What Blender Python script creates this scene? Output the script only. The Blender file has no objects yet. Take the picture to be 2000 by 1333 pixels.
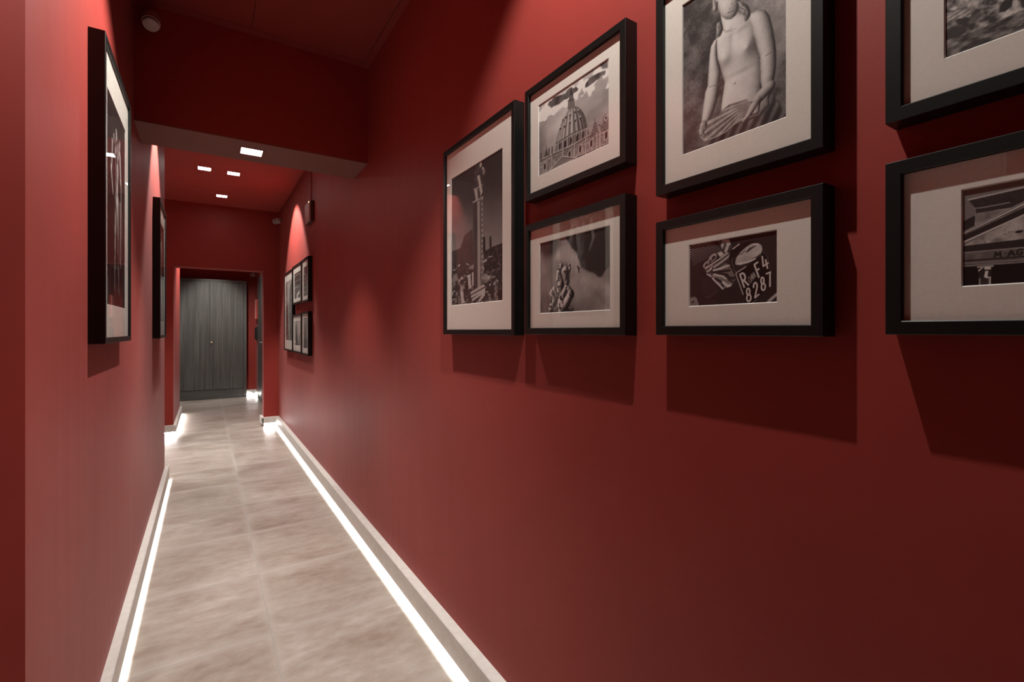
# A red corridor hung with framed black-and-white photographs, lit by ceiling spots and hidden skirting LEDs.
# Corridor runs along +Y, right wall on +X, floor at z = 0. Units: metres.
import bpy, bmesh, math
import numpy as np
from mathutils import Vector, Matrix

scene = bpy.context.scene
COL = scene.collection
EYE = 1.36                      # camera height above the floor

# ---------------------------------------------------------------- helpers
def tag(o, label=None, cat=None, group=None, kind=None):
    if label: o['label'] = label
    if cat: o['category'] = cat
    if group: o['group'] = group
    if kind: o['kind'] = kind
    return o

def empty(name, loc, rz=0.0):
    o = bpy.data.objects.new(name, None)
    o.location = loc; o.rotation_euler = (0, 0, rz); o.empty_display_size = .05
    COL.objects.link(o)
    return o

class MB:
    """collects boxes, prisms and lathes into one mesh object"""
    def __init__(self): self.bm = bmesh.new()
    def box(self, x0, x1, y0, y1, z0, z1):
        v = [self.bm.verts.new(p) for p in ((x0, y0, z0), (x1, y0, z0), (x1, y1, z0), (x0, y1, z0), (x0, y0, z1), (x1, y0, z1), (x1, y1, z1), (x0, y1, z1))]
        for f in ((0, 3, 2, 1), (4, 5, 6, 7), (0, 1, 5, 4), (1, 2, 6, 5), (2, 3, 7, 6), (3, 0, 4, 7)):
            self.bm.faces.new([v[i] for i in f])
        return self
    def prism(self, a, b):
        """two matching polygons joined by side faces and capped"""
        va = [self.bm.verts.new(p) for p in a]; vb = [self.bm.verts.new(p) for p in b]
        n = len(va)
        self.bm.faces.new(va[::-1]); self.bm.faces.new(vb)
        for i in range(n): self.bm.faces.new((va[i], va[(i + 1) % n], vb[(i + 1) % n], vb[i]))
        return self
    def lathe(self, prof, mat=None, n=24):
        """profile of (radius, height) turned about z, optionally placed by a matrix"""
        mat = mat or Matrix()
        rings = []
        for r, h in prof:
            if r < 1e-6: rings.append([self.bm.verts.new(mat @ Vector((0, 0, h)))])
            else: rings.append([self.bm.verts.new(mat @ Vector((r * math.cos(2 * math.pi * i / n), r * math.sin(2 * math.pi * i / n), h))) for i in range(n)])
        for A, B in zip(rings[:-1], rings[1:]):
            for i in range(n):
                j = (i + 1) % n
                f = [A[0], B[j], B[i]] if len(A) == 1 else [A[i], A[j], B[0]] if len(B) == 1 else [A[i], A[j], B[j], B[i]]
                self.bm.faces.new(f)
        return self
    def tube(self, pts, r, n=8):
        pts = [Vector(p) for p in pts]; rings = []
        for i, p in enumerate(pts):
            d = (pts[min(i + 1, len(pts) - 1)] - pts[max(i - 1, 0)]).normalized()
            a = d.orthogonal().normalized(); b = d.cross(a)
            rings.append([self.bm.verts.new(p + r * (math.cos(2 * math.pi * k / n) * a + math.sin(2 * math.pi * k / n) * b)) for k in range(n)])
        for A, B in zip(rings[:-1], rings[1:]):
            for k in range(n): self.bm.faces.new((A[k], A[(k + 1) % n], B[(k + 1) % n], B[k]))
        self.bm.faces.new(rings[0][::-1]); self.bm.faces.new(rings[-1])
        return self
    def build(self, name, mat, parent=None, bevel=0, segs=2, smooth=False):
        bmesh.ops.recalc_face_normals(self.bm, faces=self.bm.faces)
        me = bpy.data.meshes.new(name); self.bm.to_mesh(me); self.bm.free()
        me.materials.append(mat)
        if smooth:
            for p in me.polygons: p.use_smooth = True
            me.set_sharp_from_angle(angle=math.radians(40))
        o = bpy.data.objects.new(name, me); COL.objects.link(o)
        if parent: o.parent = parent
        if bevel:
            m = o.modifiers.new('edge', 'BEVEL'); m.width = bevel; m.segments = segs; m.limit_method = 'ANGLE'; m.angle_limit = math.radians(40)
        return o

def structure(name, mb, mat, parent=None, **k):
    o = mb.build(name, mat, parent, **k)
    if not parent: o['kind'] = 'structure'
    return o

# ---------------------------------------------------------------- materials
def new_mat(name):
    m = bpy.data.materials.new(name); m.use_nodes = True
    nt = m.node_tree
    return m, nt, nt.nodes['Principled BSDF']

def N(nt, t, **k):
    n = nt.nodes.new(t)
    for a, v in k.items():
        if a in n.inputs: n.inputs[a].default_value = v
        else: setattr(n, a, v)
    return n

def coords(nt, scale):
    tc = N(nt, 'ShaderNodeTexCoord'); mp = N(nt, 'ShaderNodeMapping')
    mp.inputs['Scale'].default_value = scale
    nt.links.new(tc.outputs['Object'], mp.inputs['Vector'])
    return mp.outputs['Vector']

def ramp(nt, fac, stops):
    r = N(nt, 'ShaderNodeValToRGB')
    e = r.color_ramp.elements
    while len(e) > 1: e.remove(e[-1])
    e[0].position, e[0].color = stops[0][0], (*stops[0][1], 1)
    for p, c in stops[1:]:
        q = e.new(p); q.color = (*c, 1)
    nt.links.new(fac, r.inputs['Fac'])
    return r.outputs['Color']

def plain(name, col, rough=.5, metal=0, spec=.5, vary=.06, scale=30, bump=0):
    """a colour with a faint procedural mottling"""
    m, nt, b = new_mat(name)
    n = N(nt, 'ShaderNodeTexNoise', Scale=scale, Detail=3)
    nt.links.new(coords(nt, (1, 1, 1)), n.inputs['Vector'])
    lo = [c * (1 - vary) for c in col]; hi = [min(1, c * (1 + vary)) for c in col]
    nt.links.new(ramp(nt, n.outputs['Fac'], [(.3, lo), (.7, hi)]), b.inputs['Base Color'])
    b.inputs['Roughness'].default_value = rough; b.inputs['Metallic'].default_value = metal
    b.inputs['Specular IOR Level'].default_value = spec
    if bump:
        bp = N(nt, 'ShaderNodeBump', Strength=bump, Distance=.001)
        nt.links.new(n.outputs['Fac'], bp.inputs['Height']); nt.links.new(bp.outputs['Normal'], b.inputs['Normal'])
    return m

def glow(name, col, strength):
    m, nt, b = new_mat(name)
    b.inputs['Base Color'].default_value = (.9, .9, .9, 1)
    b.inputs['Emission Color'].default_value = (*col, 1); b.inputs['Emission Strength'].default_value = strength
    return m

WALL_RED = (.29, .036, .028)
def red_paint(name, col, rough=.52, spec=.26, sheen=.03):
    """satin red emulsion: roller stipple and faint vertical brushing that shows at a grazing angle"""
    m, nt, b = new_mat(name)
    v = coords(nt, (1, 1, 1))
    big = N(nt, 'ShaderNodeTexNoise', Scale=1.6, Detail=4, Roughness=.6); nt.links.new(v, big.inputs['Vector'])
    lo = [c * .93 for c in col]; hi = [c * 1.05 for c in col]
    nt.links.new(ramp(nt, big.outputs['Fac'], [(.3, lo), (.7, hi)]), b.inputs['Base Color'])
    st = N(nt, 'ShaderNodeTexNoise', Scale=1, Detail=4, Roughness=.6); nt.links.new(coords(nt, (16, 16, .9)), st.inputs['Vector'])
    fine = N(nt, 'ShaderNodeTexNoise', Scale=420, Detail=2); nt.links.new(v, fine.inputs['Vector'])
    b1 = N(nt, 'ShaderNodeBump', Strength=.12, Distance=.004); nt.links.new(st.outputs['Fac'], b1.inputs['Height'])
    b2 = N(nt, 'ShaderNodeBump', Strength=.12, Distance=.0006); nt.links.new(fine.outputs['Fac'], b2.inputs['Height'])
    nt.links.new(b1.outputs['Normal'], b2.inputs['Normal']); nt.links.new(b2.outputs['Normal'], b.inputs['Normal'])
    rr = N(nt, 'ShaderNodeMapRange'); rr.inputs['To Min'].default_value = rough - .05; rr.inputs['To Max'].default_value = rough + .08
    nt.links.new(st.outputs['Fac'], rr.inputs['Value']); nt.links.new(rr.outputs['Result'], b.inputs['Roughness'])
    b.inputs['Specular IOR Level'].default_value = spec
    b.inputs['Sheen Weight'].default_value = sheen; b.inputs['Sheen Roughness'].default_value = .45
    return m

def tile_floor(name):
    """rectified concrete-look porcelain, one grout line down the corridor, joints every 63 cm"""
    m, nt, b = new_mat(name)
    tc = N(nt, 'ShaderNodeTexCoord'); sep = N(nt, 'ShaderNodeSeparateXYZ'); nt.links.new(tc.outputs['Object'], sep.inputs[0])
    def math_(op, a, bb=None):
        n = N(nt, 'ShaderNodeMath', operation=op)
        for i, s in enumerate((a, bb)):
            if s is None: continue
            if isinstance(s, (int, float)): n.inputs[i].default_value = s
            else: nt.links.new(s, n.inputs[i])
        return n.outputs[0]
    P = .632
    ux = math_('DIVIDE', math_('SUBTRACT', sep.outputs['X'], .25 - 10 * P), P); uy = math_('DIVIDE', math_('SUBTRACT', sep.outputs['Y'], 2.385 - 10 * P), P)
    fx = math_('FRACT', ux); fy = math_('FRACT', uy)
    ex = math_('MINIMUM', fx, math_('SUBTRACT', 1, fx)); ey = math_('MINIMUM', fy, math_('SUBTRACT', 1, fy))
    edge = math_('MINIMUM', ex, ey)
    gr = N(nt, 'ShaderNodeMapRange', interpolation_type='SMOOTHSTEP'); nt.links.new(edge, gr.inputs['Value'])
    gr.inputs['From Min'].default_value = .0025; gr.inputs['From Max'].default_value = .006
    cell = N(nt, 'ShaderNodeCombineXYZ'); nt.links.new(math_('FLOOR', ux), cell.inputs[0]); nt.links.new(math_('FLOOR', uy), cell.inputs[1])
    wn = N(nt, 'ShaderNodeTexWhiteNoise'); nt.links.new(cell.outputs[0], wn.inputs['Vector'])
    off = N(nt, 'ShaderNodeVectorMath', operation='MULTIPLY_ADD'); nt.links.new(wn.outputs['Color'], off.inputs[0]); off.inputs[1].default_value = (9, 9, 9); nt.links.new(tc.outputs['Object'], off.inputs[2])
    st = N(nt, 'ShaderNodeMapping'); st.inputs['Scale'].default_value = (1.0, 1.9, 1); nt.links.new(off.outputs[0], st.inputs['Vector'])
    n1 = N(nt, 'ShaderNodeTexNoise', Scale=2.2, Detail=4, Roughness=.55, Distortion=.3); nt.links.new(st.outputs[0], n1.inputs['Vector'])
    n2 = N(nt, 'ShaderNodeTexNoise', Scale=12, Detail=3, Roughness=.6); nt.links.new(st.outputs[0], n2.inputs['Vector'])
    mixf = math_('ADD', math_('MULTIPLY', n1.outputs['Fac'], .6), math_('MULTIPLY', n2.outputs['Fac'], .4))
    colr = ramp(nt, mixf, [(.29, (.225, .175, .140)), (.43, (.322, .272, .232)), (.55, (.385, .340, .300)), (.70, (.49, .452, .415))])
    # paler worn band along the tile edges
    wb = N(nt, 'ShaderNodeMapRange'); nt.links.new(math_('ADD', edge, math_('MULTIPLY', math_('SUBTRACT', n2.outputs['Fac'], .5), .16)), wb.inputs['Value'])
    wb.inputs['From Min'].default_value = 0; wb.inputs['From Max'].default_value = .05; wb.inputs['To Min'].default_value = .36; wb.inputs['To Max'].default_value = 0
    mx = N(nt, 'ShaderNodeMixRGB'); nt.links.new(wb.outputs[0], mx.inputs[0]); nt.links.new(colr, mx.inputs[1]); mx.inputs[2].default_value = (.50, .465, .43, 1)
    mg = N(nt, 'ShaderNodeMixRGB'); nt.links.new(gr.outputs[0], mg.inputs[0]); mg.inputs[1].default_value = (.44, .41, .38, 1); nt.links.new(mx.outputs[0], mg.inputs[2])
    nt.links.new(mg.outputs[0], b.inputs['Base Color'])
    rg = N(nt, 'ShaderNodeMapRange'); nt.links.new(mixf, rg.inputs['Value']); rg.inputs['From Min'].default_value = .3; rg.inputs['From Max'].default_value = .7
    rg.inputs['To Min'].default_value = .31; rg.inputs['To Max'].default_value = .38; nt.links.new(rg.outputs[0], b.inputs['Roughness'])
    # slate-like ripples running across the corridor
    rip = N(nt, 'ShaderNodeMapping'); rip.inputs['Scale'].default_value = (2.2, 16, 1); nt.links.new(off.outputs[0], rip.inputs['Vector'])
    n3 = N(nt, 'ShaderNodeTexNoise', Scale=1.3, Detail=3, Roughness=.5, Distortion=.3); nt.links.new(rip.outputs[0], n3.inputs['Vector'])
    b1 = N(nt, 'ShaderNodeBump', Strength=.4, Distance=.004); nt.links.new(n3.outputs['Fac'], b1.inputs['Height'])
    b2 = N(nt, 'ShaderNodeBump', Strength=.8, Distance=.003); nt.links.new(gr.outputs[0], b2.inputs['Height']); nt.links.new(b1.outputs[0], b2.inputs['Normal'])
    nt.links.new(b2.outputs[0], b.inputs['Normal'])
    return m

def dark_wood(name, along='Z'):
    m, nt, b = new_mat(name)
    s = (42, 42, 1.1) if along == 'Z' else (1.1, 42, 42)
    n = N(nt, 'ShaderNodeTexNoise', Scale=1, Detail=6, Roughness=.65, Distortion=.25); nt.links.new(coords(nt, s), n.inputs['Vector'])
    nt.links.new(ramp(nt, n.outputs['Fac'], [(.30, (.040, .040, .037)), (.5, (.072, .071, .067)), (.70, (.112, .111, .105))]), b.inputs['Base Color'])
    b.inputs['Roughness'].default_value = .42
    bp = N(nt, 'ShaderNodeBump', Strength=.15, Distance=.001); nt.links.new(n.outputs['Fac'], bp.inputs['Height']); nt.links.new(bp.outputs[0], b.inputs['Normal'])
    return m

def picture_glass(name):
    """thin pane: clear straight through, mirror-like by the angle of view"""
    m, nt, b = new_mat(name)
    nt.nodes.remove(b)
    fr = N(nt, 'ShaderNodeFresnel'); tr = N(nt, 'ShaderNodeBsdfTransparent'); gl = N(nt, 'ShaderNodeBsdfGlossy', Roughness=.004)
    tr.inputs['Color'].default_value = (.97, .975, .97, 1)
    ns = N(nt, 'ShaderNodeTexNoise', Scale=3); rr = ramp(nt, ns.outputs['Fac'], [(.3, (.96, .97, .97)), (.7, (1, 1, 1))]); nt.links.new(rr, gl.inputs['Color'])
    ge = N(nt, 'ShaderNodeNewGeometry'); mr = N(nt, 'ShaderNodeMapRange'); mr.inputs['To Min'].default_value = 1.34; mr.inputs['To Max'].default_value = 1 / 1.34
    nt.links.new(ge.outputs['Backfacing'], mr.inputs['Value']); nt.links.new(mr.outputs[0], fr.inputs['IOR'])     # same reflectance from both sides
    mx = N(nt, 'ShaderNodeMixShader'); out = nt.nodes['Material Output']
    ad = N(nt, 'ShaderNodeMath', operation='ADD'); ad.inputs[1].default_value = .02; nt.links.new(fr.outputs[0], ad.inputs[0]); nt.links.new(ad.outputs[0], mx.inputs[0]); nt.links.new(tr.outputs[0], mx.inputs[1]); nt.links.new(gl.outputs[0], mx.inputs[2]); nt.links.new(mx.outputs[0], out.inputs['Surface'])
    return m

def print_paper(name):
    """photographic paper: grey values painted on the print, tinted warm like a selenium print"""
    m, nt, b = new_mat(name)
    at = N(nt, 'ShaderNodeAttribute', attribute_name='tone')
    nt.links.new(ramp(nt, at.outputs['Fac'], [(0, (.007, .006, .006)), (.25, (.065, .055, .054)), (.5, (.30, .267, .258)), (.75, (.66, .61, .585)), (1, (.95, .90, .86))]), b.inputs['Base Color'])
    b.inputs['Roughness'].default_value = .5; b.inputs['Specular IOR Level'].default_value = .3
    return m

M = dict(
    red=red_paint('red wall paint', WALL_RED),
    red_ceiling=red_paint('red ceiling paint', (.25, .040, .033), rough=.6, spec=.2, sheen=.1),
    red_bounce_lit=red_paint('red ceiling paint with painted bounce light', (.42, .066, .056), rough=.6, spec=.25, sheen=.05),  # lighter copy of the ceiling red: floor bounce light put into the colour
    soffit=red_paint('dusty red soffit paint', (.22, .092, .072), rough=.65, spec=.25, sheen=.1),
    floor=tile_floor('concrete look floor tile'),
    skirt=plain('white lacquered skirting', (.66, .65, .62), .4),
    led_far=glow('cool white led strip, end of corridor', (1.0, .99, .96), 200),
    led=glow('cool white led strip', (1.0, .995, .96), 165),
    wood=dark_wood('dark grey wood grain'),
    wood_h=dark_wood('dark grey wood grain, lying', 'X'),
    black=plain('black satin frame lacquer', (.0055, .0065, .0058), .4, spec=.32, vary=.15, scale=60),
    mat=plain('cream mat board', (.86, .80, .735), .8, spec=.2, vary=.025, scale=180, bump=.05),
    core=plain('white mat board core', (.85, .84, .82), .8, spec=.2),
    glass=picture_glass('picture glass'),
    paper=print_paper('photographic print'),
    backing=plain('brown backing board', (.18, .12, .07), .8),
    gold=plain('brass', (.85, .68, .38), .4, metal=.25),
    white=plain('white plastic', (.55, .52, .50), .4),
    greyp=plain('grey plastic', (.30, .29, .28), .45),
    blackp=plain('black plastic', (.015, .015, .016), .35),
    steel=plain('brushed steel', (.62, .61, .59), .3, metal=1),
    lamp=glow('downlight diffuser', (1.0, .95, .92), 22),
    dark_housing=plain('dark red-brown plastic', (.06, .022, .02), .5),
    lens=plain('frosted emergency light lens', (.55, .40, .36), .35),
    indicator=glow('indicator lamp', (.85, 1, .5), 6),
    salmon=plain('salmon lacquer', (.62, .22, .19), .45),
)

# each print was traced on a slanted sheet; this projective map squares a tracing up to millimetres on the print
RECTIFY = {
    'statue': [[0.2958, 0.0, -16.4918], [0.169569, 0.248193, -20.7504], [0.000245042, 0.0, 1.0]],
    'dome': [[0.496133, 0.0, -58.5443], [0.196717, 0.290446, -178.476], [0.000286759, 0.0, 1.0]],
    'cherub': [[0.506869, 0.0, -36.5085], [0.0776117, 0.297763, -126.537], [0.000293984, 0.0, 1.0]],
    'big': [[1.46081, 0.0, -106.466], [0.389153, 0.630649, -184.4], [0.000622644, 0.0, 1.0]],
    'moto': [[0.182819, 0.0, -20.3061], [0.0274197, 0.155587, -57.2509], [0.000153612, 0.0, 1.0]],
    'cara': [[0.102398, 0.0, -15.6158], [0.0253253, 0.136441, -47.0273], [0.000134709, 0.0, 1.0]],
    'tr': [[0.0494129, 0.0, -14.0281], [0.0433715, 0.0643178, 221.572], [6.35014e-05, 0.0, 1.0]],
}
def Q(name, s):
    m = RECTIFY[name]; o = []
    for t in s.split():
        x, y = map(float, t.split(','))
        w = m[2][0] * x + m[2][1] * y + m[2][2]
        o.append(((m[0][0] * x + m[0][1] * y + m[0][2]) / w, (m[1][0] * x + m[1][1] * y + m[1][2]) / w))
    return o

# ---------------------------------------------------------------- painted prints (numpy rasters -> colour attributes)
def smooth(a, n=1):
    for _ in range(n):
        a = np.pad(a, 1, mode='edge')
        a = (a[:-2, 1:-1] + a[2:, 1:-1] + a[1:-1, :-2] + a[1:-1, 2:] + 2 * a[1:-1, 1:-1]) / 6
    return a

def vnoise(h, w, gy, gx, rng):
    gy, gx = max(2, int(gy)), max(2, int(gx))
    g = rng.random((gy + 1, gx + 1))
    yy = np.linspace(0, gy - 1e-6, h); xx = np.linspace(0, gx - 1e-6, w)
    y0 = yy.astype(int); x0 = xx.astype(int)
    fy = yy - y0; fx = xx - x0
    fy = (fy * fy * (3 - 2 * fy))[:, None]; fx = (fx * fx * (3 - 2 * fx))[None, :]
    a = g[y0][:, x0]; b = g[y0][:, x0 + 1]; c = g[y0 + 1][:, x0]; d = g[y0 + 1][:, x0 + 1]
    return (a * (1 - fx) + b * fx) * (1 - fy) + (c * (1 - fx) + d * fx) * fy

def gauss(a, sig):
    """wide soft blur with mirrored borders"""
    m = np.vstack([np.hstack([a, a[:, ::-1]]), np.hstack([a[::-1], a[::-1, ::-1]])])
    fy = np.fft.fftfreq(m.shape[0])[:, None]; fx = np.fft.rfftfreq(m.shape[1])[None, :]
    g = np.exp(-2 * (math.pi * sig) ** 2 * (fy * fy + fx * fx))
    return np.fft.irfft2(np.fft.rfft2(m) * g, m.shape)[:a.shape[0], :a.shape[1]]

class Pic:
    """Grey raster in millimetres, x from the left edge, y down from the top edge."""
    def __init__(self, w, h, nx, ny, base, seed):
        self.w, self.h, self.nx, self.ny = w, h, nx, ny
        self.W, self.Hh = nx * 2, ny * 2
        self.X, self.Y = np.meshgrid((np.arange(self.W) + .5) / self.W * w, (np.arange(self.Hh) + .5) / self.Hh * h)
        self.a = np.full((self.Hh, self.W), float(base))
        self.rng = np.random.default_rng(seed)
    def fbm(self, cell, oct=4, stretch=1.0):
        t = np.zeros_like(self.a); amp = 1; s = 0
        for o in range(oct):
            t += amp * vnoise(self.Hh, self.W, self.h / cell * 2 ** o, self.w / cell * 2 ** o / stretch, self.rng)
            s += amp; amp *= .55
        return t / s
    def mask(self, pts):
        m = np.zeros(self.a.shape, bool)
        n = len(pts)
        for i in range(n):
            (x0, y0), (x1, y1) = pts[i], pts[(i + 1) % n]
            if y0 == y1: continue
            c = ((y0 <= self.Y) != (y1 <= self.Y))
            m ^= c & (self.X < (x1 - x0) * (self.Y - y0) / (y1 - y0) + x0)
        return m
    def put(self, m, val, soft=0):
        m = m.astype(float)
        if soft: m = gauss(m, soft)
        self.a = self.a * (1 - m) + val * m
    def poly(self, pts, val, soft=0): self.put(self.mask(pts), val, soft)
    def dist(self, p, q):
        (x0, y0), (x1, y1) = p, q
        dx, dy = x1 - x0, y1 - y0
        L = dx * dx + dy * dy + 1e-9
        t = np.clip(((self.X - x0) * dx + (self.Y - y0) * dy) / L, 0, 1)
        return np.hypot(self.X - x0 - t * dx, self.Y - y0 - t * dy), t
    def line(self, pts, width, val, soft=0):
        m = np.zeros(self.a.shape, bool)
        for p, q in zip(pts[:-1], pts[1:]):
            d, _ = self.dist(p, q)
            m |= d < width / 2
        self.put(m, val, soft)
    def ell(self, c, rx, ry, ang, val, soft=0):
        ca, sa = math.cos(ang), math.sin(ang)
        dx, dy = self.X - c[0], self.Y - c[1]
        self.put(((dx * ca + dy * sa) / rx) ** 2 + ((-dx * sa + dy * ca) / ry) ** 2 < 1, val, soft)
    def sculpt(self, caps, light=(-.5, .45, .75), amb=.2, dif=.62, flat=.8, tex=.06, soft=.7, blur=1.5, bumps=()):
        """Stone figure: smooth union of tapered capsules (x0,y0,r0,x1,y1,r1,z) shaded as a relief."""
        H = np.full(self.a.shape, -1e3)
        M = np.zeros(self.a.shape, bool)
        for (x0, y0, r0, x1, y1, r1, z) in caps:
            d, t = self.dist((x0, y0), (x1, y1))
            r = r0 + (r1 - r0) * t
            h = z + flat * (np.sqrt(np.maximum(r * r - d * d, 0)) - 2.5 * np.maximum(d - r, 0))
            k = soft * min(r0, r1) + 1e-3
            H = np.maximum(H, h) + np.maximum(k - np.abs(H - h), 0) ** 2 / (4 * k)
            M |= d < r
        for (x, y, sx, sy, hh) in bumps:
            H = H + hh * np.exp(-((self.X - x) / sx) ** 2 - ((self.Y - y) / sy) ** 2)
        Hs = gauss(np.maximum(H, H[M].min() - 3), blur)
        px = self.w / self.W
        gy, gx = np.gradient(Hs, px)
        n = np.sqrt(gx * gx + gy * gy + 1)
        l = np.array(light) / np.linalg.norm(light)
        s = (-gx * l[0] + gy * l[1] + l[2]) / n
        v = amb + dif * np.clip(s, 0, 1) ** 1.1 + tex * (self.fbm(self.w / 14, 4) - .5) * 2
        self.put(M, np.clip(v, 0, 1))
        return M
    def relief(self, pts, light, amb, dif, flat, tex=.05, bumps=()):
        """one traced outline swollen into a rounded stone form and shaded"""
        M = self.mask(pts)
        m = M[::2, ::2][:self.Hh // 2, :self.W // 2].astype(float)
        px = self.w / self.W * 2
        u = np.zeros_like(m)
        for _ in range(1400):
            q = np.pad(u, 1)
            u = ((q[:-2, 1:-1] + q[2:, 1:-1] + q[1:-1, :-2] + q[1:-1, 2:]) / 4 + px * px) * m
        h = np.repeat(np.repeat(np.sqrt(np.maximum(u, 0)), 2, 0), 2, 1) * flat
        H = np.zeros_like(self.a); H[:h.shape[0], :h.shape[1]] = h[:self.Hh, :self.W]
        for (x, y, sx, sy, hh) in bumps:
            H = H + hh * np.exp(-((self.X - x) / sx) ** 2 - ((self.Y - y) / sy) ** 2)
        H = gauss(H, 2.6)
        gy, gx = np.gradient(H, px / 2)
        l = np.array(light) / np.linalg.norm(light)
        s = np.clip((-gx * l[0] + gy * l[1] + l[2]) / np.sqrt(gx * gx + gy * gy + 1), 0, 1)
        self.put(M, np.clip(amb + dif * s ** 1.15 + tex * (self.fbm(self.w / 16, 4) - .5) * 2, 0, 1), .8)
    def glyphs(self, text, origin, right, up, width, val, gap=.22):
        """Stroke lettering: origin, right and up vectors span the first letter's box."""
        ox, oy = origin
        for ch in text:
            for st in GLYPH[ch]:
                self.line([(ox + u * right[0] + v * up[0], oy + u * right[1] + v * up[1]) for u, v in st], width, val)
            ox += right[0] * (1 + gap); oy += right[1] * (1 + gap)
    def out(self):
        a = self.a.reshape(self.ny, 2, self.nx, 2).mean((1, 3))
        return np.clip((a - .44) * 1.24 + .47, 0, 1)

def arc(cx, cy, rx, ry, a0, a1, n=12):
    return [(cx + rx * math.cos(math.radians(a0 + (a1 - a0) * i / n)), cy + ry * math.sin(math.radians(a0 + (a1 - a0) * i / n))) for i in range(n + 1)]
GLYPH = {
    'R': [[(0, 0), (0, 1), (.5, 1)] + arc(.5, .74, .42, .26, 90, -90) + [(0, .48)], [(.4, .48), (1, 0)]],
    'O': [arc(.5, .5, .5, .5, 0, 360, 20)],
    'M': [[(0, 0), (.12, 1), (.5, .25), (.88, 1), (1, 0)]],
    'A': [[(0, 0), (.5, 1), (1, 0)], [(.2, .36), (.8, .36)]],
    'F': [[(0, 0), (0, 1), (.9, 1)], [(0, .52), (.65, .52)]],
    '4': [[(.2, 1), (0, .32), (1, .32)], [(.72, .62), (.72, 0)]],
    '8': [arc(.5, .75, .36, .25, 0, 360, 16), arc(.5, .26, .46, .26, 0, 360, 18)],
    '2': [arc(.5, .72, .45, .28, 170, -20, 10) + [(0, 0), (1, 0)]],
    '7': [[(0, 1), (1, 1), (.35, 0)]],
    'G': [arc(.5, .5, .5, .5, 45, 315, 16) + [(.86, .45), (.55, .45)]],
    'C': [arc(.5, .5, .5, .5, 50, 310, 16)],
    'L': [[(0, 1), (0, 0), (.85, 0)]],
    '.': [[(.45, .5), (.55, .5)]],
}

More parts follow.
